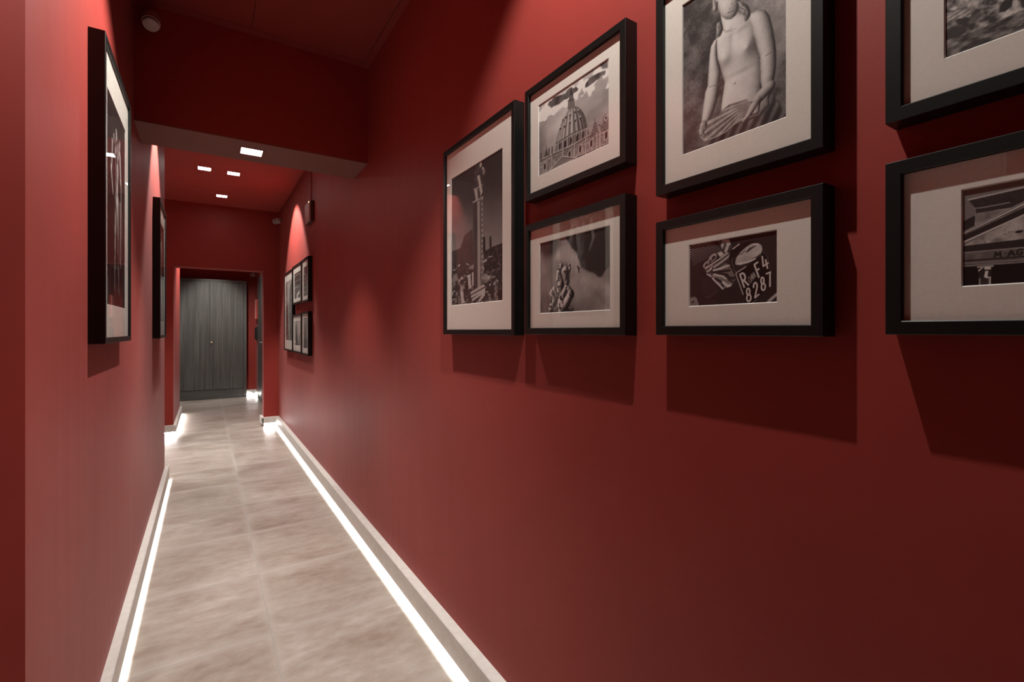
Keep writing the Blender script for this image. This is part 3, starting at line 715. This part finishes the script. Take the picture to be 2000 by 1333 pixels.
def art_tower():
    p = Pic(200, 311, 56, 100, .5, 47)
    p.a = .52 - .2 * np.clip(p.Y / 311, 0, 1) + .16 * (p.fbm(60, 4) - .5)
    p.poly([(0, 311), (0, 230), (60, 215), (140, 225), (200, 215), (200, 311)], .2 + .14 * p.fbm(18, 4))
    p.poly([(84, 260), (90, 140), (96, 70), (100, 20), (105, 70), (112, 140), (120, 260)], .17)
    for y in (90, 130, 170, 210): p.line([(84, y), (118, y)], 5, .3)
    return p

# ---------------------------------------------------------------- the setting
H = EYE
XR, XL = .886, -.312                  # corridor walls
CEIL = H + 1.70
YB, YE = -2.4, 11.36                  # wall behind the camera, end wall
XO = -1.75                            # outer left wall of the wider areas

structure('floor', MB().box(XO - .15, XR + .15, YB - .15, YE + .15, -.12, 0), M['floor'])
structure('wall_right', MB().box(XR, XR + .15, YB - .15, YE + .15, 0, CEIL), M['red'])
structure('wall_left', MB().box(XL - .15, XL, 1.365, 5.30, 0, CEIL).box(XO, XL - .15, 1.365, 1.515, 0, CEIL).box(XO, XL - .15, 5.15, 5.30, 0, CEIL), M['red'])
structure('wall_outer', MB().box(XO - .15, XO, YB - .15, YE + .15, 0, CEIL), M['red'])
structure('wall_behind', MB().box(XO, XR, YB - .15, YB, 0, CEIL), M['red'])
structure('wall_end', MB().box(XO, XR, YE, YE + .15, 0, CEIL), M['red'])
HD = H + .843
structure('wall_far', MB().box(XO, -.356, 7.62, 7.85, 0, CEIL).box(.693, XR, 7.62, 7.85, 0, CEIL).box(-.356, .693, 7.62, 7.85, HD, CEIL), M['red'])
structure('wall_far_left', MB().box(-.556, -.356, 7.85, 9.45, 0, CEIL).box(XO, -.556, 9.25, 9.45, 0, CEIL), M['red'])
structure('ceiling', MB().box(XO - .15, XR + .15, YB - .15, YE + .15, CEIL + .012, CEIL + .15), M['red_ceiling'])
# plasterboard ceiling: shadow-gap hatch panels before the beam, one sheet beyond it
g = .004
tp = MB()
tp.box(.846, XR, YB, 3.12, CEIL, CEIL + .012)
tp.box(XO, .846 - g, 3.06, 3.12, CEIL, CEIL + .012)
tp.box(.218 + g / 2, .846 - g, 1.2, 3.06 - g, CEIL, CEIL + .012)
tp.box(XO, .218 - g / 2, 1.2, 3.06 - g, CEIL, CEIL + .012)
tp.box(XO, .846 - g, YB, 1.2 - g, CEIL, CEIL + .012)
structure('trim_1', tp, M['red_ceiling'])
structure('trim_2', MB().box(XO, XR, 3.48, YE, CEIL, CEIL + .012), M['red_bounce_lit'])
# dropped beam across the corridor: red faces, paler soffit
structure('trim_3', MB().box(XL, XR, 3.12, 3.48, H + 1.089, CEIL + .012), M['red'])
structure('trim_4', MB().box(XL, XR, 3.12, 3.48, H + 1.083, H + 1.089), M['soffit'])

def baseboard(name, p0, p1, n, prot, lit=True, far=False):
    """hollow white skirting: top ledge, front lip stopping 2.5 cm above the floor, LED strip glowing underneath"""
    p0 = Vector((*p0, 0)); p1 = Vector((*p1, 0)); n = Vector((*n, 0))
    top, low, th = H - 1.23, H - (1.315 if far else 1.335), .006
    prof = [(0, top), (prot - .004, top), (prot, top - .004), (prot, low), (prot - th, low), (prot - th, top - .012), (.004, top - .012), (.004, .006), (0, .006)]
    mb = MB()
    mb.prism([p0 + n * a + Vector((0, 0, b)) for a, b in prof], [p1 + n * a + Vector((0, 0, b)) for a, b in prof])
    o = structure(name, mb, M['skirt'])
    if lit:
        z1 = .036 if far else H - 1.312
        q = [(.0045, z1 - .006), (.0125, z1 - .006), (.0125, z1), (.0045, z1)]
        MB().prism([p0 + n * a + Vector((0, 0, b)) for a, b in q], [p1 + n * a + Vector((0, 0, b)) for a, b in q]).build('led_strip', M['led_far' if far else 'led'], o)
    return o

PR, PL = .044, .033
baseboard('baseboard_right', (XR, YB), (XR, 7.62), (-1, 0), PR)
baseboard('baseboard_left', (XL, 1.365), (XL, 5.30 + PL), (1, 0), PL)
baseboard('baseboard_left_end', (XL - .0, 5.30), (XO, 5.30), (0, 1), PL)
baseboard('baseboard_left_front', (XO, 1.365), (XL, 1.365), (0, -1), PL, lit=False)
baseboard('baseboard_far_right', (.693, 7.62), (XR - PR, 7.62), (0, -1), PL, far=True)
baseboard('baseboard_far_left', (XO, 7.62), (-.356 + PL, 7.62), (0, -1), PL, far=True)
baseboard('baseboard_far_jamb', (-.356, 7.62), (-.356, 9.45), (1, 0), PL, far=True)
baseboard('baseboard_far_stub', (.693, 7.62 - PL), (.693, 7.85), (-1, 0), PL, lit=False)
baseboard('baseboard_end_right', (XR, 10.95), (XR, YE), (-1, 0), PL, far=True)
baseboard('baseboard_end', (.705, YE), (XR - PL, YE), (0, -1), PL, far=True)

# side door beyond the opening, seen almost edge-on
d = structure('door_1', MB().box(XR - .012, XR, 9.72, 9.80, 0, H + 1.03).box(XR - .012, XR, 10.72, 10.80, 0, H + 1.03).box(XR - .012, XR, 9.80, 10.72, H + .95, H + 1.03).box(XR - .008, XR, 9.80, 10.72, .004, H + .95), M['wood'], bevel=.002)
hd = MB(); hd.lathe([(0, 0), (.024, 0), (.024, .006), (.009, .008), (.009, .045), (0, .045)], Matrix.Translation((XR - .008, 9.90, H - .22)) @ Matrix.Rotation(-math.pi / 2, 4, 'Y'), 16)
hd.box(XR - .062, XR - .044, 9.89, 10.01, H - .23, H - .21)
hd.build('door_handle', M['steel'], d, bevel=.003)

# ---------------------------------------------------------------- built-in cupboard at the end of the corridor
cb = empty('cupboard', (.0, 11.15, 0))
tag(cb, 'dark grey wood-grain double-door cupboard closing the end of the corridor', 'cupboard')
ct = H + 1.01
MB().box(-1.10, .70, .02, .20, .19, ct).build('carcass', M['wood'], cb)
MB().box(.648, .70, -.012, .02, 0, ct).build('side_panel', M['wood'], cb, bevel=.002)
MB().box(-1.10, .648, -.012, .02, ct - .05, ct).build('top_rail', M['wood_h'], cb, bevel=.002)
MB().box(-1.10, .648, -.002, .20, 0, .185).build('plinth', M['wood_h'], cb, bevel=.002)
for x0, x1, kx in ((-.525, .058, None), (.062, .645, .095)):
    dr = MB().box(x0, x1, -.010, .018, .192, ct - .054).build('door', M['wood'], cb, bevel=.002)
    if kx:
        MB().lathe([(0, 0), (.006, 0), (.006, .012), (.013, .018), (.015, .024), (.012, .031), (0, .033)], Matrix.Translation((kx, -.010, H - .235)) @ Matrix.Rotation(math.pi / 2, 4, 'X'), 16).build('knob', M['gold'], dr, smooth=True)
MB().box(-1.10, -.529, -.010, .018, .192, ct - .054).build('door', M['wood'], cb, bevel=.002)

# ---------------------------------------------------------------- framed photographs
def make_print(pic, w, h, y, parent):
    """grid mesh carrying the painted tones; local x right, z up"""
    t = pic.out(); ny, nx = t.shape
    xs = ((np.arange(nx) + .5) / nx - .5) * w; zs = (.5 - (np.arange(ny) + .5) / ny) * h
    xs[0], xs[-1], zs[0], zs[-1] = -w / 2, w / 2, h / 2, -h / 2
    co = np.zeros((ny, nx, 3)); co[..., 0] = xs[None]; co[..., 1] = y; co[..., 2] = zs[:, None]
    i = np.arange(ny * nx).reshape(ny, nx)
    q = np.stack([i[1:, :-1], i[1:, 1:], i[:-1, 1:], i[:-1, :-1]], -1).reshape(-1, 4)
    me = bpy.data.meshes.new('photo_print')
    me.vertices.add(ny * nx); me.vertices.foreach_set('co', co.ravel())
    me.loops.add(q.size); me.loops.foreach_set('vertex_index', q.ravel().astype(np.int32))
    me.polygons.add(len(q)); me.polygons.foreach_set('loop_start', np.arange(0, q.size, 4, dtype=np.int32)); me.polygons.foreach_set('loop_total', np.full(len(q), 4, np.int32))
    me.update(); me.validate()
    a = me.attributes.new('tone', 'FLOAT', 'POINT'); a.data.foreach_set('value', t.ravel().astype(np.float32))
    me.materials.append(M['paper'])
    o = bpy.data.objects.new('photo_print', me); COL.objects.link(o); o.parent = parent
    return o

def framed(wall, ya, yb, za, zb, pya, pyb, pza, pzb, pic, label, group, depth=.040, border=.020):
    """black box frame on a side wall. ya..yb, za..zb outer size; p* the printed window in the mat"""
    w, h = yb - ya, zb - za
    cy, cz = (ya + yb) / 2, (za + zb) / 2 + H
    right = wall == 'right'
    r = empty('picture_frame', (XR if right else XL, cy, cz), -math.pi / 2 if right else math.pi / 2)
    tag(r, label, 'picture', group)
    s = -1 if right else 1                          # local x runs to the viewer's right
    px0, px1 = sorted((s * (pya - cy), s * (pyb - cy))); pz0, pz1 = pza + H - cz, pzb + H - cz
    W, Hh = w / 2, h / 2
    # moulding: four mitred lengths with a stepped inner rebate
    mb = MB()
    c = [(-W, -Hh), (W, -Hh), (W, Hh), (-W, Hh)]
    for k in range(4):
        (ax, az), (bx, bz) = c[k], c[(k + 1) % 4]
        def prof(x, z):
            ix, iz = (1 if x < 0 else -1), (1 if z < 0 else -1)
            return [(x, -.0005, z), (x, -depth + .001, z), (x + ix * .001, -depth, z + iz * .001), (x + ix * (border - .0015), -depth, z + iz * (border - .0015)), (x + ix * border, -depth + .0015, z + iz * border), (x + ix * border, -.0005, z + iz * border)]
        mb.prism(prof(ax, az), prof(bx, bz))
    mb.build('moulding', M['black'], r)
    i = border - .001
    MB().box(-W + i, W - i, -.012, -.004, -Hh + i, Hh - i).build('backing_board', M['backing'], r)
    # mat board with a window, its cut edge a white bevel
    yf, ym = -depth + .0085, -depth + .0105
    def ring(a, b, ya_, yb_, name, mat):
        m = MB(); bm = m.bm
        A = [bm.verts.new((x, ya_, z)) for x, z in a]; B = [bm.verts.new((x, yb_, z)) for x, z in b]
        for k in range(4): bm.faces.new((A[k], A[(k + 1) % 4], B[(k + 1) % 4], B[k]))
        return m.build(name, mat, r)
    outer = [(-W + i, -Hh + i), (W - i, -Hh + i), (W - i, Hh - i), (-W + i, Hh - i)]
    e = .0016
    win = [(px0 - e, pz0 - e), (px1 + e, pz0 - e), (px1 + e, pz1 + e), (px0 - e, pz1 + e)]
    inn = [(px0, pz0), (px1, pz0), (px1, pz1), (px0, pz1)]
    mt = ring(outer, win, yf, yf, 'mat_board', M['mat'])
    bv = ring(win, inn, yf, ym, 'window_bevel', M['core']); bv.parent = mt
    p = make_print(pic, px1 - px0 + .002, pz1 - pz0 + .002, ym + .0004, r)
    p.location = ((px0 + px1) / 2, 0, (pz0 + pz1) / 2)
    gp = MB(); gp.bm.faces.new([gp.bm.verts.new((x, -depth + .005, z)) for x, z in outer])
    go = gp.build('glass_pane', M['glass'], r)
    if go.data.polygons[0].normal.y > 0: go.data.flip_normals()
    return r

G1 = 'framed photographs on the right wall near the camera'
G2 = 'framed photographs at the far end of the right wall'
G3 = 'tall framed photographs on the left wall'
framed('right', 1.307, 1.862, -.016, .753, 1.397, 1.80, .104, .625, art_column(), 'large black-framed photo of ancient ruined columns, tallest on the near right wall', G1)
framed('right', .818, 1.247, .405, .751, .885, 1.184, .472, .686, art_dome(), 'black-framed photo of a ribbed church dome under clouds', G1)
framed('right', .818, 1.247, -.012, .330, .880, 1.178, .053, .264, art_cloudstatue(), 'black-framed photo of a pale statue group against clouds, below the dome photo', G1)
framed('right', .382, .7265, .300, .757, .447, .661, .375, .692, art_venus(), 'black-framed portrait photo of a marble statue holding a shell', G1)
framed('right', .382, .7265, -.010, .2410, .463, .644, .0515, .1785, art_plate(), 'black-framed photo of a chrome motorbike tail and number plate ROMA F4 8287', G1)
framed('right', -.047, .298, .305, .757, .018, .232, .375, .683, art_ruin(), 'black-framed photo of rubble and broken stone, upper one at the right edge', G1)
framed('right', -.047, .298, -.006, .2465, .035, .214, .060, .188, art_temple(), 'black-framed photo of a temple pediment lettered M AG, lower one at the right edge', G1)
framed('left', 1.98, 2.60, -.043, .955, 2.075, 2.505, .090, .815, art_torso(), 'tall black-framed photo of a draped statue, nearer one on the left wall', G3, depth=.043)
framed('left', 4.16, 4.76, -.055, .935, 4.25, 4.67, .070, .790, art_standing(), 'tall black-framed photo of a standing statue, farther one on the left wall', G3, depth=.043)
framed('right', 6.075, 6.757, -.250, .722, 6.160, 6.654, -.120, .605, art_street(), 'tall black-framed photo, leftmost of the five small-looking frames far along the right wall', G2)
framed('right', 5.462, 6.055, .298, .735, 5.550, 5.960, .360, .645, art_arches(), 'black-framed dark photo, upper middle of the five frames far along the right wall', G2)
framed('right', 5.462, 6.055, -.250, .180, 5.550, 5.960, -.165, .103, art_street_shade(), 'black-framed pale grey photo, lower middle of the five frames far along the right wall', G2)
framed('right', 5.04, 5.442, .292, .737, 5.130, 5.340, .355, .652, art_stairs(), 'narrow black-framed photo, upper right of the five frames far along the right wall', G2)
framed('right', 5.04, 5.442, -.252, .190, 5.130, 5.340, -.180, .130, art_tower(), 'narrow black-framed photo of a slim dark spire, lower right of the five far frames', G2)

# ---------------------------------------------------------------- recessed square downlights
def downlight(x, y, z, label, s=.056):
    r = empty('downlight', (x, y, z)); tag(r, label, 'ceiling light', 'recessed square ceiling spots')
    b = MB(); t = .006
    for x0, x1, y0, y1 in ((-s - t, -s, -s - t, s + t), (s, s + t, -s - t, s + t), (-s, s, -s - t, -s), (-s, s, s, s + t)):
        b.box(x0, x1, y0, y1, -.004, .001)
    b.build('trim_ring', M['red_ceiling'], r)
    MB().box(-s, s, -s, s, -.0025, .0005).build('diffuser', M['lamp'], r)
    return r

def spot(x, y, z, aim, power, size=90, blend=.5, rad=.025, col=(1, .945, .875)):
    l = bpy.data.lights.new('spot_lamp', 'SPOT'); l.energy = power; l.spot_size = math.radians(size); l.spot_blend = blend; l.shadow_soft_size = rad; l.color = col
    o = bpy.data.objects.new('spot_lamp', l); COL.objects.link(o); o.location = (x, y, z)
    o.rotation_euler = Vector(aim).to_track_quat('-Z', 'Y').to_euler()
    return o

BZ = H + 1.083
downlight(.233, 3.285, BZ, 'lit square downlight in the soffit of the dropped beam')
downlight(-.012, 5.96, CEIL, 'lit square downlight beyond the beam, left one of the pair')
downlight(.253, 5.98, CEIL, 'lit square downlight beyond the beam, right one of the pair')
downlight(.17, 7.06, CEIL, 'lit square downlight farthest from the beam, nearest the opening')

# ---------------------------------------------------------------- small wall fittings
def security_camera(loc, rz, label, s=1.0, tilt=25, out=.06):
    """short cylinder on a bent bracket: local +y is away from the wall"""
    r = empty('mounted_security_camera', loc, rz); tag(r, label, 'camera', 'small white security cameras')
    MB().lathe([(0, 0), (.024 * s, 0), (.024 * s, .008 * s), (.010 * s, .012 * s), (0, .012 * s)], Matrix.Rotation(-math.pi / 2, 4, 'X'), 20).build('wall_plate', M['greyp'], r, smooth=True)
    MB().tube([(0, .008, 0), (0, out * .7, 0), (0, out, -.012 * s)], .006 * s, 10).build('bracket', M['greyp'], r, smooth=True)
    m = Matrix.Translation((0, out + .01 * s, -.02 * s)) @ Matrix.Rotation(math.radians(-90 - tilt), 4, 'X')
    MB().lathe([(0, -.042 * s), (.030 * s, -.040 * s), (.034 * s, -.034 * s), (.034 * s, .012 * s), (0, .012 * s)], m, 24).build('housing', M['white'], r, smooth=True)
    MB().lathe([(0, .012 * s), (.030 * s, .012 * s), (.030 * s, .020 * s), (0, .020 * s)], m, 24).build('lens_band', M['blackp'], r, smooth=True)
    MB().lathe([(0, .020 * s), (.031 * s, .020 * s), (.029 * s, .028 * s), (.020 * s, .031 * s), (0, .030 * s)], m, 24).build('front_ring', M['white'], r, smooth=True)
    return r

security_camera((-.235, 3.12, H + 1.60), math.pi, 'short white security camera high on the front of the dropped beam', 1.15, 58, .06)
security_camera((XR, 7.40, H + 1.55), math.pi / 2, 'small white security camera under the ceiling at the far right corner', 1.2, 20, .05)
security_camera((XR, 11.18, H + 1.17), math.pi / 2, 'small white security camera above the narrow red wall beside the cupboard', 1.2, 20, .07)

# emergency light box on the right wall past the beam
r = empty('emergency_wall_lamp', (XR, 5.07, H + 1.165), math.pi / 2)
tag(r, 'small boxy emergency light high on the right wall past the beam', 'emergency light')
MB().box(-.125, .125, .0, .030, -.100, .100).build('housing', M['dark_housing'], r, bevel=.004)
MB().box(-.119, .119, .030, .047, -.094, .094).build('diffuser', M['lens'], r, bevel=.005)
MB().lathe([(0, 0), (.005, 0), (.004, .003), (0, .004)], Matrix.Translation((-.112, .047, .080)) @ Matrix.Rotation(-math.pi / 2, 4, 'X'), 12).build('indicator_lamp', M['indicator'], r)
MB().tube([(.0, .006, .100), (.0, .006, .34), (.0, .006, .533)], .004, 8).build('cable', M['red'], r, smooth=True)

# edge-on fittings on the right wall beside the cupboard
r = empty('wall_cabinet', (XR, 10.98, H + .43), math.pi / 2)
tag(r, 'red painted flat wall box seen edge-on right of the cupboard', 'wall box')
MB().box(-.13, .13, 0, .035, -.20, .20).build('box', M['red'], r, bevel=.004)
MB().box(-.125, .125, .035, .045, -.195, .195).build('door', M['salmon'], r, bevel=.003)
r = empty('wall_mounted_intercom', (XR, 10.98, H - .06), math.pi / 2)
tag(r, 'dark intercom below the red wall box right of the cupboard', 'intercom')
MB().box(-.05, .05, 0, .030, -.14, .14).build('housing', M['blackp'], r, bevel=.006)
MB().box(-.045, -.008, .030, .055, -.12, .12).build('handset', M['blackp'], r, bevel=.01)

# lettered panel on the outer left wall, met only as a faint reflection in the lowest right picture glass
r = empty('sign', (XO, .93, H + .866), math.pi / 2)
tag(r, 'pale panel lettered CARACALL, mirrored faintly in the picture glass at the right edge', 'sign')
MB().box(-.235, .235, -.016, -.0005, -.075, .075).build('panel', M['mat'], r, bevel=.002)
lt = MB(); x = -.186
for ch in 'CARACALL':
    for st in GLYPH[ch]:
        lt.tube([(x + u * .036, -.0165, -.036 + v * .072) for u, v in st], .0028, 6)
    x += .0478
lt.build('lettering', M['salmon'], r)
fr = MB()
for a in ((-.222, .222, -.060, -.057), (-.222, .222, .057, .060), (-.222, -.219, -.057, .057), (.219, .222, -.057, .057)):
    fr.box(a[0], a[1], -.0175, -.0155, a[2], a[3])
fr.build('border_line', M['salmon'], r)

# ---------------------------------------------------------------- lamps
spot(.46, .70, CEIL - .02, (.30, .02, -1), 108, 100, .4, .012)      # lights the near picture wall
spot(.42, 2.0, CEIL - .02, (-.42, -.06, -1), 180, 94, .5, .014)     # lights the near left wall
spot(.233, 3.285, BZ - .02, (.03, 0, -1), 62, 84, .7)               # beam downlight
spot(-.08, 4.35, CEIL - .02, (-.16, .06, -1), 170, 80, .4)          # behind the beam, left wall scallop
spot(-.012, 5.96, CEIL - .02, (-.15, 0, -1), 100, 90, .5)
spot(.42, 6.08, CEIL - .02, (.42, 0, -1), 165, 86, .35)             # far picture group scallop
spot(.17, 7.06, CEIL - .02, (0, -.02, -1), 100, 62, .7)
spot(.12, 10.45, CEIL - .02, (0, .36, -1), 105, 64, .8)             # in front of the cupboard
spot(.22, 8.9, CEIL - .02, (.0, .2, -1), 200, 130, .6)              # added to light up the space beyond the opening, no fixture
spot(-.40, .80, CEIL - .02, (0, .38, -1), 95, 70, .7)               # added lamp, brightens the return of the left wall
spot(-1.2, .4, CEIL - .02, (-.4, .1, -1), 25, 80, .6)               # added fill on the outer left wall, out of view
spot(-1.1, 5.95, CEIL - .02, (.08, .0, -1), 120, 48, .25)           # side recess on the left

# ---------------------------------------------------------------- camera
cam = bpy.data.cameras.new('camera'); cam.sensor_width = 36; cam.lens = 934 / 2000 * 36
cam.shift_y = -20.5 / 2000; cam.clip_start = .02
co = bpy.data.objects.new('camera', cam); COL.objects.link(co)
co.location = (0, 0, EYE); co.rotation_euler = (math.pi / 2, 0, -math.atan2(598, 934))
scene.camera = co

w = bpy.data.worlds.new('world'); scene.world = w; w.use_nodes = True
w.node_tree.nodes['Background'].inputs[0].default_value = (.02, .018, .017, 1)
scene.view_settings.view_transform = 'Standard'
scene.view_settings.look = 'None'
scene.view_settings.exposure = 0
scene.cycles.max_bounces = 10; scene.cycles.diffuse_bounces = 6; scene.cycles.transparent_max_bounces = 12
scene.cycles.sample_clamp_indirect = 2.5
scene.cycles.caustics_reflective = False; scene.cycles.caustics_refractive = False; scene.cycles.blur_glossy = 1.0
